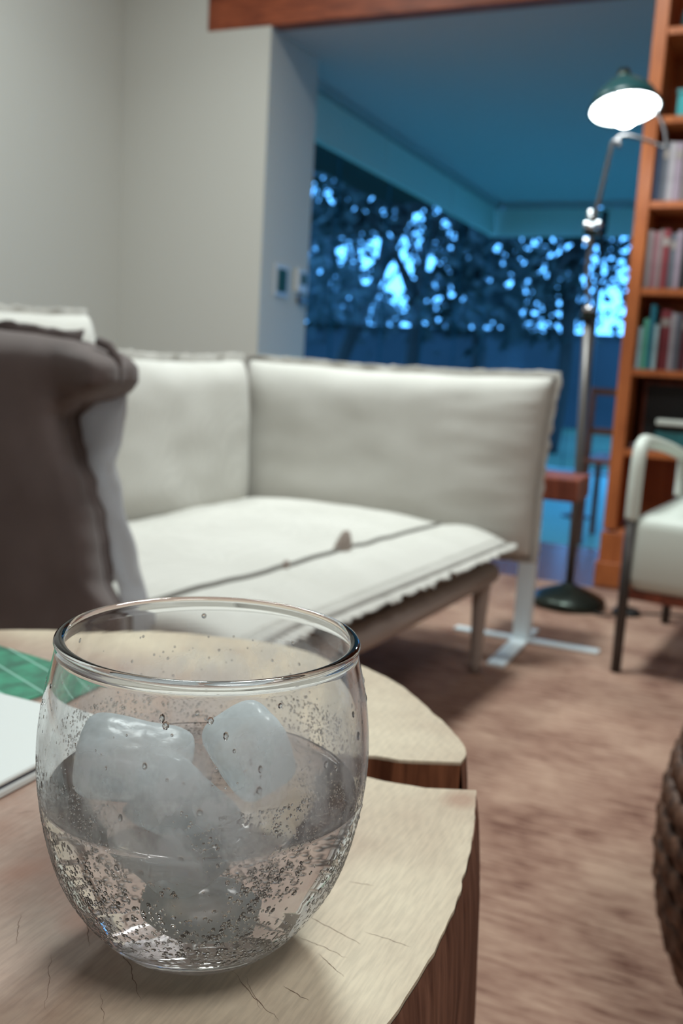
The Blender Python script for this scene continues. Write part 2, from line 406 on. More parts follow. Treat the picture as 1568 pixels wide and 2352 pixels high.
rows = [('top book row', 1.302, [('navy', .016, .185), ('slate grey', .020, .192), ('pearl grey', .017, .188), ('lilac grey', .024, .186), ('warm grey', .018, .19), ('teal', .02, .187), ('black', .022, .18), ('maroon', .02, .19), ('cream', .018, .17)]),
        ('middle book row', 1.022, [('warm grey', .014, .188), ('dusty rose', .018, .186), ('warm grey', .012, .19), ('wine red', .020, .192), ('slate grey', .02, .18), ('lilac grey', .016, .188), ('black', .018, .186), ('warm grey', .02, .19), ('brick red', .02, .185)]),
        ('lower book row', .755, [('pale blue', .012, .140), ('mint green', .017, .168), ('teal', .016, .215), ('pale blue', .014, .15), ('wine red', .034, .20), ('pearl grey', .014, .19), ('slate grey', .018, .188), ('maroon', .02, .19), ('warm grey', .02, .185)])]
for rn, z, bs in rows:
    x = SX0+.050
    for i, (c, wd, ht) in enumerate(bs):
        book(x, z, wd, ht, .14+.02*((i*7) % 3), c, '%s book, %s from the left in the %s' % (c, ORD[i], rn), 'books on the bookcase shelves', SY0+.02+.006*((i*5) % 3))
        x += wd+.0015
t = thing('storage_box', 'teal box on the shelf above the books, behind the lamp', 'box', (-.385, SY0+.04, 1.568))
obj('body', box(0, .13, 0, .16, 0, .075, .002), cover_mat((.05, .42, .46)), t); obj('lid', box(-.003, .133, -.003, .163, .075, .09, .002), cover_mat((.08, .35, .38)), t)
t = thing('ornament', 'small dark teal vase on the top visible shelf', 'vase', (-.36, SY0+.09, 1.84))
obj('body', lathe(bmesh.new(), [(0, 0), (.03, 0), (.045, .03), (.04, .07), (.018, .10), (.022, .115), (.015, .115), (.012, .09), (0, .02)], n=24), cover_mat((.03, .16, .18)), t, True)
t = thing('television_box', 'dark media box standing on the shelf behind the armchair arm', 'box', (-.405, SY0+.13, .482))
obj('body', box(0, .42, 0, .14, .0, .235, .004), M['redwood'], t); obj('front_panel', box(.012, .408, -.006, 0, .012, .222, .001), M['rubber'], t)
t = thing('magazine_stack', 'flat stack of pinkish magazines lying on the shelf by the armchair', 'magazines', (-.42, SY0+.012, .482))
for i, (a, c) in enumerate([(0, (.22, .12, .13)), (.006, (.30, .22, .22)), (.002, (.16, .10, .11))]):
    obj('magazine', box(a, .20+a, a, .11, i*.007, i*.007+.0065, .001, 1), cover_mat(c), t)
t = thing('white_case', 'white slim case on a dark stand in front of the media box', 'case', (-.342, SY0+.02, .503))
obj('foot', box(.0, .19, .01, .07, 0, .045, .002), cover_mat((.02, .12, .13)), t); obj('case', box(0, .19, 0, .085, .068, .088, .004), M['armwhite'], t)
obj('riser', box(.02, .17, .02, .06, .045, .068), M['rubber'], t)

# ------------------------------------------------------------------ chair of dark wood in the far room
t = thing('wooden_chair', 'dark brown wooden ladder chair in the sunken room behind the lamp', 'chair', (-.62, 5.0, SUNK))
for a, b in ((-.20, 0), (.20, 0), (-.20, .4), (.20, .4)):
    hgt = .82 if b == 0 else .43
    obj('leg', box(a-.016, a+.016, b-.016, b+.016, 0, hgt, .004, 1), M['floorwood'], t)
for z in (.58, .78): obj('back_rung', box(-.184, .184, -.01, .01, z, z+.035, .003, 1), M['floorwood'], t)
obj('seat', box(-.215, .215, -.02, .42, .43, .455, .006), M['redwood'], t)
# slim pole / folded pane edge near the far window
t = thing('standing_pole', 'slim dark pole standing in front of the far window', 'pole', (-1.02, 6.0, SUNK))
obj('pole', tube(bmesh.new(), [(0, 0, .0), (0.0, 0, 1.72)], .017, 12), M['darkmetal'], t, True)
obj('foot', lathe(bmesh.new(), [(0, 0), (.09, 0), (.09, .01), (.02, .025), (.018, .03), (0, .03)], n=24), M['darkmetal'], t, True)
obj('cap', lathe(bmesh.new(), [(0, 1.72), (.022, 1.72), (.022, 1.84), (.01, 1.85), (0, 1.85)], n=16), M['rubber'], t, True)

# ------------------------------------------------------------------ floor lamp
LX, LY = -.505, 2.975
t = thing('floor_lamp', 'apothecary floor lamp with dark dome base, jointed pole and lit head', 'lamp', (LX, LY, .008))
obj('base', lathe(bmesh.new(), [(0, 0), (.112, 0), (.116, .006), (.116, .022), (.108, .030), (.080, .044), (.045, .058), (.022, .066), (.017, .072), (0, .072)], n=56), M['bronze'], t, True)
obj('lower_pole', tube(bmesh.new(), [(0, 0, .068), (-.004, 0, .42), (-.020, 0, .885)], [.0125, .0135, .0145], 16), M['lampsteel'], t, True)
c = lathe(bmesh.new(), [(0, 0), (.018, 0), (.026, .004), (.026, .02), (.02, .026), (0, .026)], -.020, 0, 20, .88)
col = obj('collar', c, M['bronze'], t, True)
obj('collar_ring', tube(bmesh.new(), [(-.032, -.022, .91), (-.004, -.022, .912)], .009, 12), M['chrome'], t, True)
obj('middle_pole', tube(bmesh.new(), [(-.020, 0, .90), (-.036, 0, 1.03), (-.034, 0, 1.09), (-.038, 0, 1.15)], .0075, 12, 6), M['lampsteel'], t, True)
j = obj('joint', box(-.058, -.012, -.012, .012, 1.125, 1.142, .003), M['bronze'], t)
for a, b, r in ((-.048, 1.155, .010), (-.034, 1.150, .009), (-.016, 1.157, .009), (-.040, 1.178, .009), (-.042, 1.190, .008), (-.045, 1.108, .009)):
    obj('knob', tube(bmesh.new(), [(a, -.018, b), (a, .016, b)], r, 14), M['chrome'], t, True)
obj('upper_arm', tube(bmesh.new(), [(-.036, 0, 1.14), (-.018, 0, 1.26), (-.004, 0, 1.36), (.002, 0, 1.388), (.016, 0, 1.392), (.020, 0, 1.375)], .0065, 12, 5), M['lampsteel'], t, True)
obj('head_arm', tube(bmesh.new(), [(.002, 0, 1.385), (.03, .01, 1.41), (.10, .05, 1.40), (.145, .05, 1.385), (.13, .04, 1.45), (.09, .02, 1.50)], .005, 10, 6), M['lampsteel'], t, True)
hd = D.objects.new('lamp_head', None); C.objects.link(hd)
shade_prof = [(.022, .085), (.030, .080), (.052, .064), (.078, .038), (.094, .012), (.099, -.004), (.103, -.004), (.097, .014), (.081, .042), (.054, .068), (.032, .086), (.022, .092)]
shade = obj('lamp_shade', lathe(bmesh.new(), shade_prof, n=48, close=True), M['shade'], t, True)
inner = obj('reflector', lathe(bmesh.new(), [(.0, .079), (.028, .077), (.050, .061), (.075, .036), (.091, .011), (.096, -.003)], n=48), M['reflector'], t, True)
cap = obj('socket', lathe(bmesh.new(), [(0, .05), (.02, .05), (.022, .09), (.016, .115), (0, .12)], n=24), M['bronze'], t, True)
bulb = obj('bulb', lathe(bmesh.new(), [(0, -.052), (.020, -.049), (.038, -.034), (.045, -.008), (.036, .016), (.022, .038), (.016, .05), (0, .05)], n=32), M['bulb'], t, True)
D.objects.remove(hd)
hm = Matrix.Translation((.030, -.02, 1.478)) @ Matrix.Rotation(radians(-9), 4, 'Y') @ Matrix.Rotation(radians(-12), 4, 'X')
for o in (shade, inner, cap, bulb): o.matrix_local = hm
tag(obj('power_cord', tube(bmesh.new(), [(LX+.09, LY-.07, .012), (LX+.13, LY-.075, .012), (LX+.17, LY-.03, .012), (LX+.20, LY+.0, .013), (LX+.40, LY+.10, .012), (LX+.8, LY+.2, .012)], .0032, 8, 6), M['rubber'], smooth=True), 'thin black cord on the rug beside the lamp base', 'cord')
t = thing('foot_switch', 'small round black foot switch on the rug by the lamp', 'switch', (-.325, 2.975, .008))
obj('body', lathe(bmesh.new(), [(0, 0), (.042, 0), (.044, .006), (.036, .016), (0, .018)], n=32), M['rubber'], t, True)
obj('button', lathe(bmesh.new(), [(0, .017), (.014, .017), (.013, .022), (0, .023)], n=20), M['bronze'], t, True)

# ------------------------------------------------------------------ pedestal side table
t = thing('side_table', 'small side table with chunky red wood top and white cross base', 'side table', (-.535, 2.49, .008))
obj('table_top', box(-.125, .125, -.07, .10, .395, .455, .006), M['redwood'], t)
obj('post', box(-.022, .022, -.02, .02, .008, .395, .003), M['whitemetal'], t)
obj('base_bar', box(-.185, .205, -.0165, .0165, 0, .008, .002), M['whitemetal'], t)
obj('base_bar', box(-.022, .022, -.27, .11, .0005, .009, .002), M['whitemetal'], t)

# ------------------------------------------------------------------ armchair
t = thing('armchair', 'armchair with cream seat, white wrapped arms and dark metal legs', 'armchair', (-.268, 2.355, .008), radians(-6))
def ap(n, bm, m, sm=True, par=None): return obj(n, bm, M[m], par or t, sm)
for sx in (0, .62):
    ap('leg', tube(bmesh.new(), [(sx, 0, 0), (sx, 0, .40)], [.0125, .0135], 14), 'darkmetal')
    ap('leg', tube(bmesh.new(), [(sx, .58, 0), (sx, .58, .40)], [.0125, .0135], 14), 'darkmetal')
    a = ap('arm', tube(bmesh.new(), [(sx, 0, .38), (sx, 0, .46), (sx, .01, .535), (sx, .04, .562), (sx, .10, .562), (sx, .35, .535), (sx, .58, .50)], .0165, 14, 7), 'armwhite')
    ap('arm_support', tube(bmesh.new(), [(sx, .58, .38), (sx, .585, .44), (sx, .58, .505)], .0165, 14, 4), 'armwhite')
bm = bmesh.new(); bx(bm, .0, .62, -.012, .60, .205, .395, .035, 4)
ap('seat_cushion', bm, 'armwhite')
ap('seat_rail', box(.01, .61, .0, .58, .185, .208, .004), 'redwood', False)
bm = box(.03, .59, .52, .62, .40, .72, .035, 4)
ap('back_cushion', bm, 'armwhite')

# ------------------------------------------------------------------ sofa (frame + mattress) and loose cushions
sofa = thing('sofa', 'low corner sofa with cream mattress, cut-edge hem and greige legs', 'sofa', (-1.0, 1.6, .008))
so = Vector((-1.0, 1.6, .008))
def slerp(a, b, t): return a+(b-a)*t
def sx_seam(y): return slerp(-.678, -.797, (2.17-y)/1.01)
def sx_hem(y): return slerp(-.507, -.594, (2.13-y)/1.025)
XL = -1.245
Y0, Y1 = 1.11, 2.20
bm = bmesh.new(); rows_ = []
ny = 120
for i in range(ny+1):
    y = slerp(Y0, Y1, i/ny); a = sx_seam(y); b = sx_hem(y)
    e = min(1, (Y1-y)/.06, (y-Y0)/.06); e = sqrt(max(0, 1-(1-e)**2))
    pts = [(XL, .30)]
    for k in range(0, 25):
        s = k/24; x = slerp(XL+.01, a, s)
        z = .352+.018*sin(pi*min(1, s*1.02))**.5+.006*NZ(x*5, y*5, 3)+.003*NZ(x*16, y*16, 1)
        pts.append((x, z))
    zz = pts[-1][1]
    for k in range(1, 15):
        s = k/14; x = slerp(a, b-.014, s)
        z = slerp(zz-.001, .326, s**1.1)+.016*sin(pi*s)+.0035*NZ(x*9, y*30, 5)*sin(pi*s)
        pts.append((x, z))
    pts += [(b-.02, .316), (b-.045, .298), (slerp(a, b, .3), .292), (XL, .29)]
    rows_.append([bm.verts.new(Vector((x, y, .29+(z-.29)*(.55+.45*e)))-so) for x, z in pts])
grid_faces(bm, rows_)
bm.faces.new(rows_[0]); bm.faces.new(rows_[-1][::-1])
mat_ = obj('seat_cushion', bm, M['fab'], sofa, True)
# piping along the seam
def seat_z(x, y): return .352+.018*sin(pi*.98)**.5+.006*NZ(x*5, y*5, 3)
P = []
for i in range(90):
    y = slerp(Y0+.03, Y1-.05, i/89); a = sx_seam(y)
    P.append(Vector((a, y, .3555+.006*NZ(a*5, y*5, 3)+.003*NZ(a*16, y*16, 1)))-so)
obj('piping', tube(bmesh.new(), P, .0042, 8), M['seam'], mat_, True)
# frayed flange along the hem (double ruffle)
def ruffle(bm, pts, outs, width, thick, amp, fr, seed=0, ragged=.15, ups=None):
    """pts: list of base points, outs: outward unit vectors; builds a thin wavy strip"""
    top, bot = [], []
    n = len(pts); L_ = 0
    for i in range(n):
        if i: L_ += (pts[i]-pts[i-1]).length
        o = outs[i]; tdir = (pts[min(i+1, n-1)]-pts[max(i-1, 0)]).normalized(); nn = tdir.cross(o).normalized()
        wv = amp*NZ(L_*fr, seed, 0)*2; wv2 = amp*NZ(L_*fr*1.7, seed+9, 0)*2
        ww = width*(1+ragged*2*NZ(L_*fr*2.2, seed+4, 2))
        r = []
        for k in range(5):
            s = k/4
            r.append(pts[i]+o*(ww*s)+nn*(wv*s*s+wv2*s*(1-s)*.5))
        top.append([bm.verts.new(p+nn*thick/2) for p in r]); bot.append([bm.verts.new(p-nn*thick/2) for p in r])
    grid_faces(bm, top); grid_faces(bm, [r[::-1] for r in bot])
    for i in range(n-1):
        bm.faces.new((top[i][-1], bot[i][-1], bot[i+1][-1], top[i+1][-1]))
        bm.faces.new((top[i][0], top[i+1][0], bot[i+1][0], bot[i][0]))
    bm.faces.new([*top[0], *bot[0][::-1]]); bm.faces.new([*top[-1][::-1], *bot[-1]])
bm = bmesh.new(); pts, outs = [], []
for i in range(260):
    y = slerp(Y0, 2.17, i/259); b = sx_hem(y)
    pts.append(Vector((b-.020, y, .322))-so); outs.append(Vector((.92, 0, -.25+.1*NZ(y*20, 0, 0))).normalized())
for i in range(30):
    s = (i+1)/30; b = sx_hem(2.17)
    pts.append(Vector((b-.020-.0*s, 2.17+.012*sin(s*pi/2), .322))-so); outs.append(Vector((.9*cos(s*1.1), .9*sin(s*1.1), -.2)).normalized())
ruffle(bm, pts, outs, .026, .0025, .005, 30, 2, .22)
obj('hem_flange', bm, M['fabflange'], mat_, True)
obj('hem_stitching', tube(bmesh.new(), [p-o*.012+Vector((0, 0, .0125)) for p, o in zip(pts[:260:3], outs[:260:3])], .0008, 6), M['fabflange'], mat_, True)
# pinched corner tuft
bm = bmesh.new()
tube(bm, [Vector((-.735, 1.70, .35))-so, Vector((-.73, 1.70, .372))-so, Vector((-.728, 1.70, .388))-so, Vector((-.728, 1.70, .394))-so], [.020, .015, .009, .005], 12, 4)
obj('fabric_tuft', bm, M['frame'], mat_, True)
bm = bmesh.new(); tube(bm, [Vector((-.752, 1.49, .352))-so, Vector((-.75, 1.49, .362))-so, Vector((-.75, 1.49, .3665))-so], [.008, .006, .003], 10, 3)
obj('fabric_tuft', bm, M['frame'], mat_, True)
# frame
obj('frame', box(-.42, .38, Y0-1.6+.04, 2.35-1.6, .212, .270, .006), M['frame'], sofa).matrix_local = Matrix.Identity(4)
fr = obj('frame_rail', tube(bmesh.new(), [Vector((-.655, Y0+.02, .25))-so, Vector((-.60, 1.5, .25))-so, Vector((-.555, 2.165, .25))-so], .026, 12), M['frame'], sofa, True)
def leg(x, y):
    bm = bmesh.new()
    tube(bm, [(x+1.0, y-1.6, 0), (x+1.0, y-1.6, .12), (x+1.0, y-1.6, .20), (x+1.0, y-1.6, .235), (x+1.0, y-1.6, .262)], [.0125, .017, .021, .026, .034], 14, 4)
    obj('leg', bm, M['frame'], sofa, True)
for x, y in ((-.567, 2.15), (-.655, 1.17), (-1.36, 2.13), (-1.36, 1.17)): leg(x, y)

def cushion(name, label, cat, corner, U, V, W_, Ht, T, wr=1.0, seed=0, group=None, fl=.016, bulge=.42, sag=.012, mat='fab', lean=0, nu=56, nv=40, topdip=.0, wrside=None):
    """a soft back cushion: U along its width, V up, N = U x V is its front. corner = lower left of the front-to-back middle plane"""
    U = Vector(U).normalized(); V = Vector(V).normalized(); N = U.cross(V)
    t = thing(name, label, cat, corner, 0, group)
    def mid(u, v):   # u,v in -1..1
        x = (u+1)/2*W_; y = (v+1)/2*Ht
        # corners poke outwards, edges pulled in a little
        x += -.012*u*(1-v*v)*.9; y += -sag*v*(1-u*u)*(1 if v > 0 else .5)
        y += .004*NZ(u*3, v*2, seed+20)*abs(v)
        return U*x+V*y+N*(.003*NZ(u*3, v*3, seed))
    def off(u, v):
        a = (1-abs(u)**5)**.5 if abs(u) < 1 else 0; b = (1-abs(v)**5)**.5 if abs(v) < 1 else 0
        d = T/2*(a*b)**.85
        d += wr*.0045*NZ(u*2.2+seed, v*1.4, 0)*a*b + wr*.0006*NZ(u*7+seed, v*6, 4)*a*b
        if wrside:
            s = max(0, (u*wrside-.35)/.65)
            d += wr*.007*s*(NZ(u*2, v*5+seed, 6))*a*b+wr*.003*s*NZ(u*3, v*13, 9)*b
        return max(d, 0)
    bm = bmesh.new(); F, Bk = [], []
    def par(i, n):
        s = -1+2*i/n
        return max(-1, min(1, sin(s*pi/2)*.55+s*.45))
    for i in range(nu+1):
        fr_, br = [], []
        u = par(i, nu)
        for k in range(nv+1):
            v = par(k, nv); m = mid(u, v); d = off(u, v)
            fv = bm.verts.new(m+N*d); fr_.append(fv)
            if i in (0, nu) or k in (0, nv): br.append(fv)
            else: br.append(bm.verts.new(m-N*d))
        F.append(fr_); Bk.append(br)
    grid_faces(bm, F)
    for i in range(nu):
        for k in range(nv): bm.faces.new((Bk[i][k], Bk[i+1][k], Bk[i+1][k+1], Bk[i][k+1]))
    o = obj('cushion_body', bm, M[mat], t, True)
    # flange all around
    pts, outs = [], []; q = []
    ns = 60
    for s in range(ns): q.append((-1+2*s/ns, -1, 0, -1))
    for s in range(ns): q.append((1, -1+2*s/ns, 1, 0))
    for s in range(ns): q.append((1-2*s/ns, 1, 0, 1))
    for s in range(ns+1): q.append((-1, 1-2*s/ns, -1, 0))
    n = len(q)
    for i, (u, v, a, b) in enumerate(q):
        pts.append(mid(u, v)-(U*a+V*b)*.004)
        # smooth outward directions round corners
        aa = sum(q[(i+d) % (n-1)][2] for d in (-3, -2, -1, 0, 1, 2, 3)); bb = sum(q[(i+d) % (n-1)][3] for d in (-3, -2, -1, 0, 1, 2, 3))
        outs.append((U*aa+V*bb).normalized())
    bm = bmesh.new(); ruffle(bm, pts, outs, fl+.004, .0024, .005, 22, seed, .15)
    obj('flange', bm, M['fabflange'], t, True)
    obj('seam', tube(bmesh.new(), [p+N*.005 for p in pts[::2]], .0036, 6), M['seam'], t, True)
    return t
# back cushion on the right (faces the camera)
cushion('back_cushion', 'long cream back cushion at the right end of the sofa', 'cushion', (-1.315, 2.285, .278), (1, -.015, 0), (.03, .05, 1), .835, .437, .17, 1.1, 3, 'sofa back cushions', .016, wrside=1)
cushion('back_cushion', 'cream back cushion in the middle, left of the corner seam', 'cushion', (-1.320, 1.615, .30), (.08, 1, 0), (-.04, 0, 1), .615, .410, .16, 1, 11, 'sofa back cushions', .018)
cushion('back_cushion', 'white cushion peeking above the dark foreground cushion', 'cushion', (-1.31, 1.165, .30), (.05, 1, 0), (-.03, 0, 1), .45, .488, .17, .8, 23, 'sofa back cushions', .012)

# foreground cushion: back side seen, right edge folded and flaring
fc = thing('foreground_cushion', 'large brown grey woven cushion turned away at the left edge', 'cushion', (-.95, 1.02, .33))
fo = Vector((-.95, 1.02, .33))
# right boundary of the panel (x as a function of z), and top boundary
edge = [(.27, -.735), (.34, -.742), (.38, -.745), (.42, -.768), (.46, -.775), (.50, -.783), (.54, -.800), (.58, -.818), (.605, -.824), (.63, -.828), (.650, -.812), (.658, -.785), (.670, -.762), (.685, -.752), (.705, -.752), (.720, -.762), (.730, -.785), (.736, -.82)]
def ex(z):
    if z <= edge[0][0]: return edge[0][1]
    for (a, b), (c_, d_) in zip(edge, edge[1:]):
        if z <= c_:
            s = (z-a)/(c_-a); s = s*s*(3-2*s); return b+(d_-b)*s
    return edge[-1][1]
bm = bmesh.new(); Fb = []; nz_, nx_ = 70, 60
XL2 = -1.30
frontY = lambda x, z, s: 0
rowsN, rowsF = [], []
for i in range(nz_+1):
    z = slerp(.275, .738, i/nz_); xr = ex(z); rn, rf = [], []
    for k in range(nx_+1):
        s = k/nx_; s = 1-(1-s)**1.6
        x = slerp(XL2, xr, s)
        zz = z+.012*NZ(x*4, 0, 2)*(i/nz_)**4 - (.010*max(0, (x+.90)/.12)*(i/nz_)**6 if x > -.90 else 0)
        ed = min(1, (xr-x)/.05+0.0, ) ; ed = max(0, ed); ez = max(0, min(1, (.742-z)/.05))
        b = sqrt(max(0, 1-(1-ed)**2))*sqrt(max(0, 1-(1-ez)**2))
        # soft folds running down from the top corner
        f = .007*NZ(x*9+z*4, z*5, 7)+.003*NZ(x*20, z*14, 3)
        g = math.exp(-((x+.845)**2/.0010+(z-.645)**2/.0035))
        y = 1.075-.070*b+f*b+.020*g
        if z > .655 and x > -.86:      # folded ear flopping towards the camera
            y -= .030*min(1, (x+.86)/.06)*min(1, (z-.655)/.02)*(1 if z < .715 else max(.3, (.738-z)/.023))
        rn.append(bm.verts.new(Vector((x*y, y, .72+(zz-.72)*y))-fo))
        rf.append(bm.verts.new(Vector((x*1.072, 1.085+(.075 if zz > .42 else .015)*b-.4*f, .72+(zz-.72)*1.08))-fo))
    rowsN.append(rn); rowsF.append(rf)
grid_faces(bm, rowsN); grid_faces(bm, [r[::-1] for r in rowsF])
loopN = [r[-1] for r in rowsN]+rowsN[-1][-2::-1]; loopF = [r[-1] for r in rowsF]+rowsF[-1][-2::-1]
for a, b, c_, d_ in zip(loopN, loopN[1:], loopF[1:], loopF): bm.faces.new((a, b, c_, d_))
lN = [r[0] for r in rowsN]; lF = [r[0] for r in rowsF]
for a, b, c_, d_ in zip(lN, lN[1:], lF[1:], lF): bm.faces.new((b, a, d_, c_))
for a, b, c_, d_ in zip(rowsN[0], rowsN[0][1:], rowsF[0][1:], rowsF[0]): bm.faces.new((b, a, d_, c_))
body = obj('cushion_body', bm, M['fabback'], fc, True)
# pale front flange standing out beyond the dark panel
outer = [(.275, -.690), (.335, -.700), (.37, -.705), (.42, -.722), (.47, -.735), (.52, -.752), (.56, -.762), (.60, -.752), (.635, -.748), (.66, -.750)]
def ox_(z):
    for (a, b), (c_, d_) in zip(outer, outer[1:]):
        if z <= c_: return b+(d_-b)*(z-a)/(c_-a)
    return outer[-1][1]
bm = bmesh.new(); A_, B_ = [], []
for i in range(71):
    z = slerp(.277, .668, i/70); a = ex(z)*1.075-.012; b = ox_(z)*1.105+.008*NZ(z*22, 0, 0); r1, r2 = [], []
    for k in range(9):
        s = k/8; x = slerp(a, b, s); y = 1.090+.022*s+.010*NZ(z*16, s*1.5, 3)*s+.012*sin(s*pi)*NZ(z*10, 4, s)
        r1.append(bm.verts.new(Vector((x, y, z))-fo)); r2.append(bm.verts.new(Vector((x, y+.004, z))-fo))
    A_.append(r1); B_.append(r2)
grid_faces(bm, A_); grid_faces(bm, [r[::-1] for r in B_])
for i in range(70): bm.faces.new((A_[i][-1], B_[i][-1], B_[i+1][-1], A_[i+1][-1]))
tag(obj('front_flange', bm, M['fabthin'], fc, True), 'pale cream flange')
# dark binding along the panel edge and the top
P = [Vector(((ex(z)-.003)*(1.066-(.028 if z > .662 else 0)*min(1, (z-.655)/.02)), 1.066-(.028 if z > .662 else 0)*min(1, (z-.655)/.02), .72+(z-.72)*1.06))-fo for z in [slerp(.278, .728, i/80) for i in range(81)]]
obj('edge_binding', tube(bmesh.new(), P, .0065, 10), M['fabback'], fc, True)
P = [Vector((x*1.075, 1.075, .743+.012*NZ(x*4, 0, 2)+.004*NZ(x*30, 0, 0)-(.010*max(0, (x+.90)/.12) if x > -.9 else 0)))-fo for x in [slerp(XL2+.01, -.815, i/50) for i in range(51)]]
pts = P; bm = bmesh.new(); ruffle(bm, [p-Vector((0, 0, .010)) for p in pts], [Vector((0, .35, .93))]*len(pts), .020, .005, .005, 25, 5, .1)
obj('top_flange', bm, M['fabback'], fc, True)

# ------------------------------------------------------------------ pouf
def pouf():
    t = thing('rope_pouf', 'round dark brown braided rope pouf at the lower right edge', 'pouf', (.192, 1.06, .008))
    m = wood('braided_rope', (.045, .018, .010), (.17, .075, .04), (30, 30, 30), 4, .6)
    Hh, Rr = .47, .255
    nr = 22
    core = []
    for i in range(25):
        a = -pi/2+pi*i/24
        core.append((max(0, Rr*.93*abs(cos(a))**.55) if 0 < i < 24 else 0, Hh/2+Hh/2*.97*sin(a)))
    obj('core', lathe(bmesh.new(), core, n=48), M['redwood'], t, True)
    for i in range(nr):
        a = -pi/2+pi*(i+.5)/nr
        r = Rr*abs(cos(a))**.55-.012; z = Hh/2+(Hh/2-.012)*sin(a)
        if r < .03: continue
        nb = max(10, int(2*pi*r/.034)); seg = nb*8; rings = []
        bm = bmesh.new()
        for s in range(seg):
            th = 2*pi*s/seg; ph = nb*th
            q = Vector((cos(th), sin(th), 0)); ring = []
            for k in range(8):
                kk = 2*pi*k/8
                # rope: lens-shaped bumps slanting along the ring
                bump = .5+.5*sin(ph+kk*1.0+i*1.7)
                rad = .0095+.0055*bump
                # scale flat a little
                lift = cos(kk)*rad; zz = sin(kk)*rad*1.15
                nrm = Vector((q.x*cos(a), q.y*cos(a), sin(a))); tz = Vector((-q.x*sin(a), -q.y*sin(a), cos(a)))
                ring.append(bm.verts.new(q*r+Vector((0, 0, max(z, .001)))+nrm*lift*.8+tz*zz))
            rings.append(ring)
        for s in range(seg):
            for k in range(8): bm.faces.new((rings[s][k], rings[(s+1) % seg][k], rings[(s+1) % seg][(k+1) % 8], rings[s][(k+1) % 8]))
        for v in bm.verts: v.co.z = max(v.co.z, 0)
        obj('rope_ring', bm, m, t, True)
pouf()

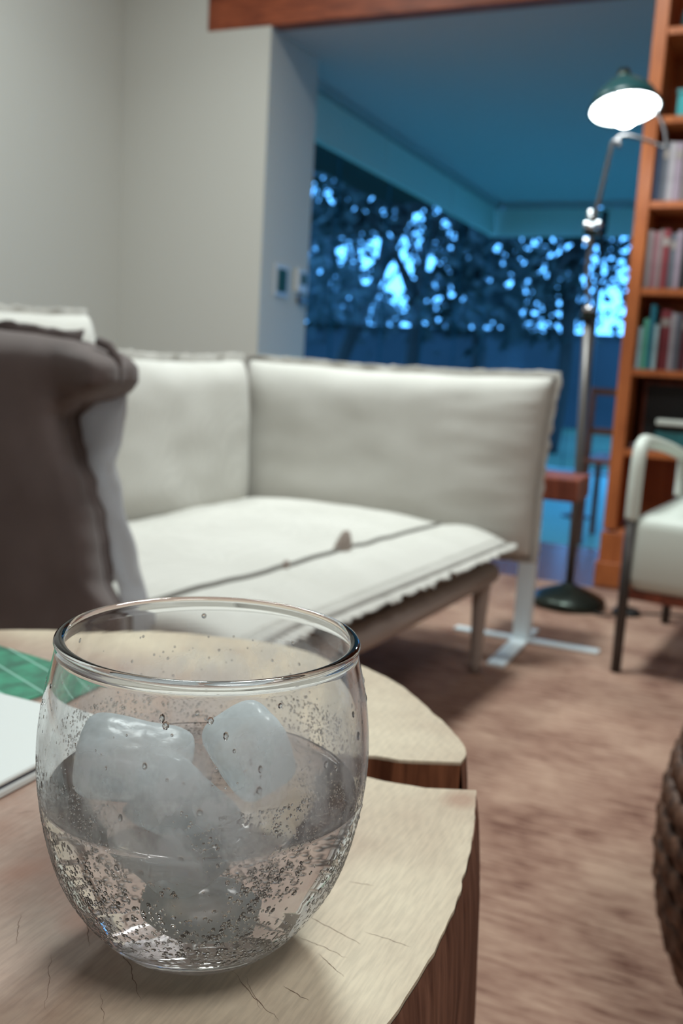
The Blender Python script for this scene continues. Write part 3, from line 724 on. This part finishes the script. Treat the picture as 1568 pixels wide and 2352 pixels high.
# ------------------------------------------------------------------ stump table
TZ = H-.164
def stump_mats():
    m, nt, N, L, B = nodes('stump_top_wood')
    tc = N.new('ShaderNodeTexCoord')
    # growth rings round the heart, distorted
    n0 = N.new('ShaderNodeTexNoise'); n0.inputs['Scale'].default_value = 9; n0.inputs['Detail'].default_value = 3; L.new(tc.outputs['Object'], n0.inputs['Vector'])
    add = N.new('ShaderNodeVectorMath'); add.operation = 'MULTIPLY_ADD'; add.inputs[1].default_value = (.035, .035, .035)
    L.new(n0.outputs['Color'], add.inputs[0]); L.new(tc.outputs['Object'], add.inputs[2])
    wv = N.new('ShaderNodeTexWave'); wv.wave_type = 'RINGS'; wv.rings_direction = 'Z'; wv.inputs['Scale'].default_value = 75; wv.inputs['Distortion'].default_value = 2.5
    wv.inputs['Detail'].default_value = 4; wv.inputs['Detail Scale'].default_value = 2
    L.new(add.outputs[0], wv.inputs['Vector'])
    n1 = N.new('ShaderNodeTexNoise'); n1.inputs['Scale'].default_value = 13; n1.inputs['Detail'].default_value = 7; n1.inputs['Roughness'].default_value = .62
    L.new(tc.outputs['Object'], n1.inputs['Vector'])
    n2 = N.new('ShaderNodeTexNoise'); n2.inputs['Scale'].default_value = 420; n2.inputs['Detail'].default_value = 3
    g2 = N.new('ShaderNodeMapping'); g2.inputs['Scale'].default_value = (2.2, .22, 1); g2.inputs['Rotation'].default_value = (0, 0, .15); L.new(tc.outputs['Object'], g2.inputs[0]); L.new(g2.outputs[0], n2.inputs['Vector'])
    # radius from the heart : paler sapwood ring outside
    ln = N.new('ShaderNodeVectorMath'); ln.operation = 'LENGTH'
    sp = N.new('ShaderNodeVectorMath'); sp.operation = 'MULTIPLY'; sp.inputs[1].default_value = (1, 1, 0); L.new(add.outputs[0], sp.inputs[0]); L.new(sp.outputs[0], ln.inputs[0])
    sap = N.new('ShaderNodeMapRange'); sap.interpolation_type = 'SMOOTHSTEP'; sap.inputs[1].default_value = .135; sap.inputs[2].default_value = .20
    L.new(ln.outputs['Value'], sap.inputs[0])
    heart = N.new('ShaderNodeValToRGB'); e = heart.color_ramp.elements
    e[0].position = .33; e[0].color = (.36, .22, .165, 1); e[1].position = .66; e[1].color = (.52, .40, .32, 1); q = e.new(.5); q.color = (.45, .33, .265, 1)  # heartwood tone, darkened further for the shadow over the front left
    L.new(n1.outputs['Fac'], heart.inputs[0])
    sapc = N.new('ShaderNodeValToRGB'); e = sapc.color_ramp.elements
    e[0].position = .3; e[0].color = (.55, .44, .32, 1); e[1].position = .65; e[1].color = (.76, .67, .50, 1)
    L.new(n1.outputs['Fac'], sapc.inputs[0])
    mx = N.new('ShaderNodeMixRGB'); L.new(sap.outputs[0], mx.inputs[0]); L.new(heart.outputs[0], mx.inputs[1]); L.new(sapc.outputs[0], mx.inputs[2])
    mr = N.new('ShaderNodeMapRange'); mr.inputs[3].default_value = .97; mr.inputs[4].default_value = 1.01; L.new(wv.outputs['Fac'], mr.inputs[0])
    m2 = N.new('ShaderNodeMixRGB'); m2.blend_type = 'MULTIPLY'; m2.inputs[0].default_value = 1; L.new(mx.outputs[0], m2.inputs[1]); L.new(mr.outputs[0], m2.inputs[2])
    mr3 = N.new('ShaderNodeMapRange'); mr3.inputs[1].default_value = .35; mr3.inputs[2].default_value = .6; mr3.inputs[3].default_value = .90; mr3.inputs[4].default_value = 1.03; L.new(n2.outputs['Fac'], mr3.inputs[0])
    m3 = N.new('ShaderNodeMixRGB'); m3.blend_type = 'MULTIPLY'; m3.inputs[0].default_value = 1; L.new(m2.outputs[0], m3.inputs[1]); L.new(mr3.outputs[0], m3.inputs[2])
    # reddish stains
    vo = N.new('ShaderNodeTexVoronoi'); vo.inputs['Scale'].default_value = 20; L.new(add.outputs[0], vo.inputs['Vector'])
    st = N.new('ShaderNodeMapRange'); st.inputs[1].default_value = .06; st.inputs[2].default_value = .20; st.inputs[3].default_value = .55; st.inputs[4].default_value = 0
    L.new(vo.outputs['Distance'], st.inputs[0])
    m4 = N.new('ShaderNodeMixRGB'); L.new(st.outputs[0], m4.inputs[0]); L.new(m3.outputs[0], m4.inputs[1]); m4.inputs[2].default_value = (.36, .16, .10, 1)
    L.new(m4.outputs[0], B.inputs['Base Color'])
    b = N.new('ShaderNodeBump'); b.inputs['Strength'].default_value = .14; b.inputs['Distance'].default_value = .0005
    ad = N.new('ShaderNodeMath'); ad.operation = 'MULTIPLY_ADD'; ad.inputs[1].default_value = .25; L.new(wv.outputs['Fac'], ad.inputs[0]); L.new(n2.outputs['Fac'], ad.inputs[2])
    L.new(ad.outputs[0], b.inputs['Height']); L.new(b.outputs[0], B.inputs['Normal'])
    B.inputs['Roughness'].default_value = .55; B.inputs['Specular IOR Level'].default_value = .3
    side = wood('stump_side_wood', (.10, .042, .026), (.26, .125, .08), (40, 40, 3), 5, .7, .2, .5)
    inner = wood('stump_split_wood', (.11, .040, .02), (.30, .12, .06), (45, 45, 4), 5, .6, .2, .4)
    return m, side, inner
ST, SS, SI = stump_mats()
stump = thing('stump_table', 'pale round tree stump table with a wide radial split', 'table', (-.275, .265, .008))
sc = Vector((-.275, .265))
far = [(-.101, .374), (-.105, .392), (-.129, .422), (-.154, .448), (-.183, .468), (-.225, .482), (-.267, .478), (-.315, .462), (-.345, .440), (-.385, .415), (-.42, .375), (-.45, .32), (-.462, .25), (-.45, .18), (-.41, .12), (-.35, .075), (-.28, .055), (-.20, .06), (-.135, .095), (-.095, .14), (-.073, .19), (-.069, .238), (-.072, .275), (-.0745, .289), (-.080, .322), (-.088, .351)]
cf = catmull([(*p, 0) for p in far], 10)
out = []
for i, p in enumerate(cf):
    v = Vector((p.x, p.y)); d = (v-sc).normalized()
    out.append(v+d*(.0007*NZ(v.x*150, v.y*150, 0)+.0009*NZ(v.x*35, v.y*35, 5)))
tip = Vector((-.225, .325))
crack_near = []; crack_far = []
n = 26
for i in range(1, n):
    s = i/n
    a = Vector((-.088, .351)).lerp(tip, s); b = tip.lerp(Vector((-.101, .374)), s)
    # widen shape : flat wedge, jagged
    jig = .0065*NZ(s*9, 3, 0)+.0024*NZ(s*30, 5, 0)
    crack_near.append(Vector((-.088, .351)).lerp(Vector((-.107, .342)), min(1, s*5)) if s < .2 else Vector((-.107, .342)).lerp(tip, (s-.2)/.8)+Vector((0, jig*min(1, (1-s)*4))))
    jig2 = .0055*NZ((1-s)*8, 9, 0)+.0024*NZ(s*28, 11, 0)
    crack_far.append((tip.lerp(Vector((-.121, .364)), s/.8)+Vector((0, jig2*min(1, s*4)))) if s < .8 else Vector((-.121, .364)).lerp(Vector((-.101, .374)), (s-.8)/.2))
poly = out+crack_near+[tip]+crack_far
nO = len(out)
oz = .008
bm = bmesh.new()
top = [bm.verts.new((p.x-sc.x, p.y-sc.y, TZ-oz)) for p in poly]
f = bm.faces.new(top); f.normal_update()
bmesh.ops.triangulate(bm, faces=[f])
low = [bm.verts.new((p.x-sc.x, p.y-sc.y, TZ-oz-.0015)) for p in poly]
for i in range(len(poly)):
    j = (i+1) % len(poly); bm.faces.new((top[i], top[j], low[j], low[i]))
bmesh.ops.recalc_face_normals(bm, faces=bm.faces)
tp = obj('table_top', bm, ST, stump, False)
def skirt(idx, mat, name):
    bm = bmesh.new(); zs = [TZ-oz-.0013, TZ-oz-.012, TZ-oz-.03, TZ-oz-.08, TZ-oz-.16, TZ-oz-.28, TZ-oz-.42, 0]; R = []
    for z in zs:
        r = []
        for i in idx:
            p = poly[i % len(poly)]; d = (p-sc).normalized(); dz = TZ-oz-z
            k = (.006*(1-math.exp(-dz/.03))+.008*NZ(p.x*11, p.y*11, z*3)*min(1, dz/.1)) if name == 'bark_side' else 0
            r.append(bm.verts.new((p.x-sc.x+d.x*k, p.y-sc.y+d.y*k, z)))
        R.append(r)
    grid_faces(bm, R)
    o = obj(name, bm, mat, stump, True)
    return o
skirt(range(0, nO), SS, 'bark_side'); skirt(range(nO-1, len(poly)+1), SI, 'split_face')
bm = bmesh.new(); bm.faces.new([bm.verts.new((p.x-sc.x, p.y-sc.y, 0)) for p in poly]); bmesh.ops.triangulate(bm, faces=bm.faces[:])
obj('underside', bm, SS, stump)
# fine checks (drying cracks) as shallow dark slivers set in the surface
CR = plain('crack_shadow', (.17, .10, .07), .9)
def check(p0, p1, wd, seed):
    bm = bmesh.new(); n = 22; a = Vector(p0); b = Vector(p1); d = (b-a); pr = Vector((-d.y, d.x)).normalized(); L1, L2 = [], []
    for i in range(n+1):
        s = i/n; q = a+d*s+pr*d.length*.05*NZ(s*5, seed, 0)+pr*d.length*.015*NZ(s*18, seed, 3)
        ww = wd*sin(pi*s)**.6*(.45+.55*abs(NZ(s*12, seed, 8))*2)/2*.7
        L1.append(bm.verts.new((q.x-sc.x-pr.x*ww, q.y-sc.y-pr.y*ww, TZ-oz+.00012))); L2.append(bm.verts.new((q.x-sc.x+pr.x*ww, q.y-sc.y+pr.y*ww, TZ-oz+.00012)))
    for i in range(n): bm.faces.new((L1[i], L1[i+1], L2[i+1], L2[i]))
    obj('drying_crack', bm, CR, stump)
def floorpt(px, py, z=None):      # picture sighting to the table plane, used only to lay the cracks where they are on the wood
    d = fw+R_*((px-784)/FPX)-U_*((py-1176)/FPX); k = -(H-(TZ))/d.z
    return (d.x*k, d.y*k)
for (a, b, c_, d_, wd, sd) in [(270, 2150, 325, 2300, .0005, 1), (200, 2120, 205, 2175, .0004, 2), (48, 2100, 35, 2170, .0003, 3), (118, 2190, 105, 2320, .0003, 4), (530, 2230, 640, 2350, .0003, 5), (680, 2150, 800, 2200, .0003, 6), (730, 2190, 790, 2245, .0003, 7), (650, 2265, 710, 2300, .00035, 8), (835, 2140, 945, 2175, .0003, 9), (700, 2100, 830, 2170, .0003, 10), (800, 2025, 860, 2035, .00025, 11), (20, 1870, 90, 1862, .0002, 12), (560, 2240, 600, 2320, .0002, 13), (230, 2280, 240, 2350, .0002, 14)]:
    check(floorpt(a, b), floorpt(c_, d_), wd, sd)

# ------------------------------------------------------------------ booklet and notebook on the stump
def malachite():
    m, nt, N, L, B = nodes('green_print')
    tc = N.new('ShaderNodeTexCoord'); mp = N.new('ShaderNodeMapping'); mp.inputs['Rotation'].default_value = (0, 0, .25); L.new(tc.outputs['Object'], mp.inputs[0])
    n = N.new('ShaderNodeTexNoise'); n.inputs['Scale'].default_value = 70; n.inputs['Detail'].default_value = 5; L.new(mp.outputs[0], n.inputs['Vector'])
    r = N.new('ShaderNodeValToRGB'); e = r.color_ramp.elements; e[0].position = .35; e[0].color = (.0, .13, .07, 1); e[1].position = .65; e[1].color = (.03, .36, .20, 1)
    L.new(n.outputs['Fac'], r.inputs[0])
    s = N.new('ShaderNodeSeparateXYZ'); L.new(mp.outputs[0], s.inputs[0])
    q = N.new('ShaderNodeMath'); q.operation = 'MULTIPLY'; q.inputs[1].default_value = 62; L.new(s.outputs['Y'], q.inputs[0])
    fr = N.new('ShaderNodeMath'); fr.operation = 'FRACT'; L.new(q.outputs[0], fr.inputs[0])
    g = N.new('ShaderNodeMath'); g.operation = 'LESS_THAN'; g.inputs[1].default_value = .07; L.new(fr.outputs[0], g.inputs[0])
    mx = N.new('ShaderNodeMixRGB'); L.new(g.outputs[0], mx.inputs[0]); L.new(r.outputs[0], mx.inputs[1]); mx.inputs[2].default_value = (.28, .60, .48, 1)
    L.new(mx.outputs[0], B.inputs['Base Color']); B.inputs['Roughness'].default_value = .4
    return m
t = thing('green_booklet', 'green booklet with thin pale lines at the back left of the stump', 'booklet', (-.290, .3745, TZ), radians(172))
obj('cover', box(0, .12, 0, .055, .0012, .0018), malachite(), t); obj('pages', box(.0005, .12, .0005, .0545, 0, .0012), M['paper'], t)
t = thing('white_notebook', 'thick white notebook at the left edge of the stump', 'notebook', (-.238, .3225, TZ))
wm = plain('notebook_white', (.80, .86, .84), .5)
obj('back_cover', box(-.16, 0, -.19, 0, 0, .0028, .0006, 1), wm, t)
obj('page_block', box(-.158, -.0018, -.188, -.0018, .0028, .0042), plain('notebook_gap_shade', (.10, .10, .14), .7), t)  # dark slab: shade of the gap between the covers put into colour
obj('front_cover', box(-.16, -.0006, -.19, -.0006, .0042, .0062, .0006, 1), wm, t)

# ------------------------------------------------------------------ the glass
GX, GY = -.130, .215
g = thing('water_glass', 'rounded clear glass tumbler beaded with condensation', 'glass', (GX, GY, TZ))
hk = [0, .0015, .006, .014, .024, .036, .050, .062, .074, .084, .0895]
rk = [.0125, .0165, .0248, .0322, .0382, .0420, .0442, .0444, .0430, .0408, .0398]
def hermite(h, hk, rk):
    n = len(hk)
    if h <= hk[0]: return rk[0]
    if h >= hk[-1]: return rk[-1]
    i = max(k for k in range(n) if hk[k] <= h); i = min(i, n-2)
    def m(k):
        if k == 0: return (rk[1]-rk[0])/(hk[1]-hk[0])
        if k == n-1: return (rk[-1]-rk[-2])/(hk[-1]-hk[-2])
        return (rk[k+1]-rk[k-1])/(hk[k+1]-hk[k-1])
    d = hk[i+1]-hk[i]; t = (h-hk[i])/d
    return (2*t**3-3*t**2+1)*rk[i]+(t**3-2*t*t+t)*d*m(i)+(-2*t**3+3*t*t)*rk[i+1]+(t**3-t*t)*d*m(i+1)
def ro(h): return hermite(h, hk, rk)
WALL = .0016
hi = [.0085, .0092, .012, .018, .028]
def ri(h):
    if h < .012: 
        q = (h-.0085)/(.012-.0085); return (ro(.012)-WALL-.002)*sqrt(max(0, 1-(1-q)**2))*1.0 if h > .0085 else 0
    k = min(1, (h-.012)/.01); return ro(h)-WALL-.002*(1-k)
prof = [(0, .0012), (.010, .0010), (.0118, 0), (.0130, .0001)]
for i in range(1, 61): prof.append((ro(.0008+.0885*i/60*.985), .0008+.0885*i/60*.985))
tr = .0013; hc = .0892; rc = ro(.0885)-.0008
for k in range(1, 10):
    a = -.35+(pi+.7)*k/10
    prof.append((rc+tr*cos(a)*1.15, hc-.0005+tr*sin(a)))
for i in range(60, -1, -1):
    h = .0086+(.0868-.0086)*(i/60)**1.25
    prof.append((ri(h), h))
prof.append((0, .0085))
obj('tumbler', lathe(bmesh.new(), prof, n=128), glass('clear_glass', 1.46), g, True)
# water
WL = .048
wp = [(0, .0085+.00005)]
for i in range(1, 41):
    h = .0087+(WL-.0087)*i/40; wp.append((ri(h)+.00025, h))
wp += [(ri(WL)-.0004, WL+.0002), (ri(WL)-.0014, WL-.0005), (ri(WL)-.003, WL-.0008), (.02, WL-.001), (0, WL-.001)]
wt = obj('water', lathe(bmesh.new(), wp, n=128), glass('water', 1.33), None, True)
wt.location = (GX, GY, TZ); tag(wt, 'clear cold water filling the lower half of the tumbler', 'water')
# ice
def ice_mat():
    m, nt, N, L, B = nodes('cloudy_ice')
    gl = N.new('ShaderNodeBsdfGlass'); gl.inputs['IOR'].default_value = 1.31; gl.inputs['Roughness'].default_value = .22
    df = N.new('ShaderNodeBsdfDiffuse'); df.inputs[0].default_value = (.84, .92, .94, 1)
    ts = N.new('ShaderNodeBsdfTranslucent'); ts.inputs[0].default_value = (.88, .95, .97, 1)
    ms = N.new('ShaderNodeMixShader'); ms.inputs[0].default_value = .5; L.new(df.outputs[0], ms.inputs[1]); L.new(ts.outputs[0], ms.inputs[2])
    tc = N.new('ShaderNodeTexCoord'); n = N.new('ShaderNodeTexNoise'); n.inputs['Scale'].default_value = 90; n.inputs['Detail'].default_value = 4; L.new(tc.outputs['Object'], n.inputs['Vector'])
    mr = N.new('ShaderNodeMapRange'); mr.inputs[1].default_value = .3; mr.inputs[2].default_value = .7; mr.inputs[3].default_value = .40; mr.inputs[4].default_value = .95; L.new(n.outputs['Fac'], mr.inputs[0])
    mx = N.new('ShaderNodeMixShader'); L.new(mr.outputs[0], mx.inputs[0]); L.new(gl.outputs[0], mx.inputs[1]); L.new(ms.outputs[0], mx.inputs[2])
    b = N.new('ShaderNodeBump'); b.inputs['Strength'].default_value = .4; b.inputs['Distance'].default_value = .001; L.new(n.outputs['Fac'], b.inputs['Height']); L.new(b.outputs[0], gl.inputs['Normal'])
    L.new(mx.outputs[0], N['Material Output'].inputs[0]); return m
IM = ice_mat()
def ice(dx, dy, dz, s, rot, label, seed):
    bm = bmesh.new(); bmesh.ops.create_icosphere(bm, subdivisions=5, radius=1)
    for v in bm.verts:
        c = v.co; k = (abs(c.x)**4.5+abs(c.y)**4.5+abs(c.z)**4.5)**(-1/4.5)
        c = Vector((c.x*s[0], c.y*s[1], c.z*s[2]))*k*.5
        c *= 1+.07*NZ(c.x*80+seed, c.y*80, c.z*80)+.02*NZ(c.x*300+seed, c.y*300, c.z*300)
        c.x *= 1+8*c.z; v.co = c
    o = obj('ice_cube', bm, IM, None, True); o.location = (GX+dx, GY+dy, TZ+dz); o.rotation_euler = rot
    tag(o, label, 'ice cube', 'ice cubes in the tumbler')
ice(-.0165, -.011, .0535, (.030, .022, .017), (.3, .2, .5), 'cloudy ice cube at the left against the tumbler wall', 1)
ice(.0145, -.002, .0605, (.019, .019, .021), (.2, -.5, .9), 'cloudy ice cube at the upper right, standing highest', 2)
ice(.003, -.0160, .0445, (.026, .020, .025), (.75, .7, .3), 'cloudy triangular looking ice cube in the middle front', 3)
ice(.005, -.008, .0240, (.021, .019, .012), (.1, .15, 1.1), 'submerged ice cube under the middle one', 4)
# mist of condensation: thin film on the outside
def mist_mat():
    m, nt, N, L, B = nodes('condensation_mist')
    tc = N.new('ShaderNodeTexCoord'); s = N.new('ShaderNodeSeparateXYZ'); L.new(tc.outputs['Object'], s.inputs[0])
    n = N.new('ShaderNodeTexNoise'); n.inputs['Scale'].default_value = 55; n.inputs['Detail'].default_value = 5; L.new(tc.outputs['Object'], n.inputs['Vector'])
    # band in height
    r = N.new('ShaderNodeValToRGB'); e = r.color_ramp.elements
    def g_(v): return (v, v, v, 1)
    e[0].position = .10; e[0].color = g_(.22); e[1].position = .92; e[1].color = g_(0)
    for p, v in ((.24, .36), (.43, .36), (.47, .80), (.70, .95), (.80, .85), (.86, .25)): q = e.new(p); q.color = g_(v)
    # the mist line climbs towards the right
    k = N.new('ShaderNodeMath'); k.operation = 'MULTIPLY_ADD'; k.inputs[1].default_value = -.14; L.new(s.outputs['X'], k.inputs[0]); L.new(s.outputs['Z'], k.inputs[2])
    k2 = N.new('ShaderNodeMath'); k2.operation = 'MULTIPLY_ADD'; k2.inputs[1].default_value = .020; L.new(n.outputs['Fac'], k2.inputs[0]); L.new(k.outputs[0], k2.inputs[2])
    mr = N.new('ShaderNodeMapRange'); mr.inputs[1].default_value = .010; mr.inputs[2].default_value = .100; L.new(k2.outputs[0], mr.inputs[0]); L.new(mr.outputs[0], r.inputs[0])
    # streaky clear runs
    mp = N.new('ShaderNodeMapping'); mp.inputs['Scale'].default_value = (110, 110, 80); L.new(tc.outputs['Object'], mp.inputs[0])
    n2 = N.new('ShaderNodeTexNoise'); n2.inputs['Scale'].default_value = 1; n2.inputs['Detail'].default_value = 4; L.new(mp.outputs[0], n2.inputs['Vector'])
    m2 = N.new('ShaderNodeMapRange'); m2.inputs[1].default_value = .36; m2.inputs[2].default_value = .58; m2.inputs[3].default_value = .22; m2.inputs[4].default_value = 1; L.new(n2.outputs['Fac'], m2.inputs[0])
    pr = N.new('ShaderNodeMath'); pr.operation = 'MULTIPLY'; L.new(r.outputs[0], pr.inputs[0]); L.new(m2.outputs[0], pr.inputs[1])
    sc_ = N.new('ShaderNodeMath'); sc_.operation = 'MULTIPLY'; sc_.inputs[1].default_value = .53; L.new(pr.outputs[0], sc_.inputs[0])
    t_ = N.new('ShaderNodeBsdfTransparent'); 
    df = N.new('ShaderNodeBsdfDiffuse'); df.inputs[0].default_value = (.93, .95, .97, 1)
    ts = N.new('ShaderNodeBsdfTranslucent'); ts.inputs[0].default_value = (.96, .97, .98, 1)
    ms = N.new('ShaderNodeMixShader'); ms.inputs[0].default_value = .55; L.new(df.outputs[0], ms.inputs[1]); L.new(ts.outputs[0], ms.inputs[2])
    mx = N.new('ShaderNodeMixShader'); L.new(sc_.outputs[0], mx.inputs[0]); L.new(t_.outputs[0], mx.inputs[1]); L.new(ms.outputs[0], mx.inputs[2])
    L.new(mx.outputs[0], N['Material Output'].inputs[0]); return m
mp_ = []
for i in range(61):
    h = .004+.078*i/60; mp_.append((ro(h)+.00012, h))
tag(obj('condensation', lathe(bmesh.new(), mp_, n=128), mist_mat(), g, True), kind='stuff')
# droplets: small domes on the outer wall, denser in patches
vs_, fs = [], []
rd = random.Random(4)
def droplet(th, h, r, flat=.45, stretch=1):
    R0 = ro(h); dr = (ro(h+.001)-ro(h-.001))/.002
    nrm = Vector((cos(th), sin(th), -dr)).normalized(); c = Vector((R0*cos(th), R0*sin(th), h))
    t1 = Vector((-sin(th), cos(th), 0)); t2 = nrm.cross(t1)
    i0 = len(vs_)
    n = 7
    j = rd.uniform(0, 6.28)
    for lev, (rr, hh) in enumerate(((1.0, -.02), (.80, .55), (.42, .90))):
        for k in range(n):
            a = 2*pi*k/n+j
            vs_.append(c+(t1*cos(a)+t2*sin(a)*stretch)*r*rr+nrm*(r*flat*hh))
    vs_.append(c+nrm*r*flat); vs_.append(c-nrm*r*.05)
    for k in range(n):
        q = (k+1) % n
        fs.append((i0+k, i0+q, i0+n+q, i0+n+k)); fs.append((i0+n+k, i0+n+q, i0+2*n+q, i0+2*n+k))
        fs.append((i0+2*n+k, i0+2*n+q, i0+3*n)); fs.append((i0+q, i0+k, i0+3*n+1))
cnt = 0; cells = {}
for tr_ in range(60000):
    if cnt >= 7500: break
    th = rd.uniform(0, 2*pi); h = rd.uniform(.007, .078)
    q = Vector((ro(h)*cos(th), ro(h)*sin(th), h))
    d = .55+1.1*NZ(q.x*48, q.y*48, q.z*48+7)
    band = 1 if .012 < h < .060 else .07
    if rd.random() > max(.02, d-.2)*band: continue
    r = rd.choice((.00022, .00028, .00034, .0004, .0005))*(1.2 if .012 < h < .045 else .85)
    key = (int(q.x/.0008), int(q.y/.0008), int(q.z/.0008))
    if key in cells: continue
    cells[key] = 1
    droplet(th, h, r, .26, rd.uniform(1, 1.3)); cnt += 1
for i in range(70):
    droplet(rd.uniform(0, 2*pi), rd.uniform(.02, .084), rd.uniform(.0005, .0009), .45, rd.uniform(1, 1.6))
cam_dir = atan2(-GY, -GX)
droplet(cam_dir+1.08, .0695, .0011, .4, 1.1)
me = D.meshes.new('droplets'); me.from_pydata(vs_, [], fs); me.polygons.foreach_set('use_smooth', [True]*len(me.polygons)); me.materials.append(glass('droplet_water', 1.33))
o = D.objects.new('droplets', me); C.objects.link(o); o.parent = g; o['kind'] = 'stuff'
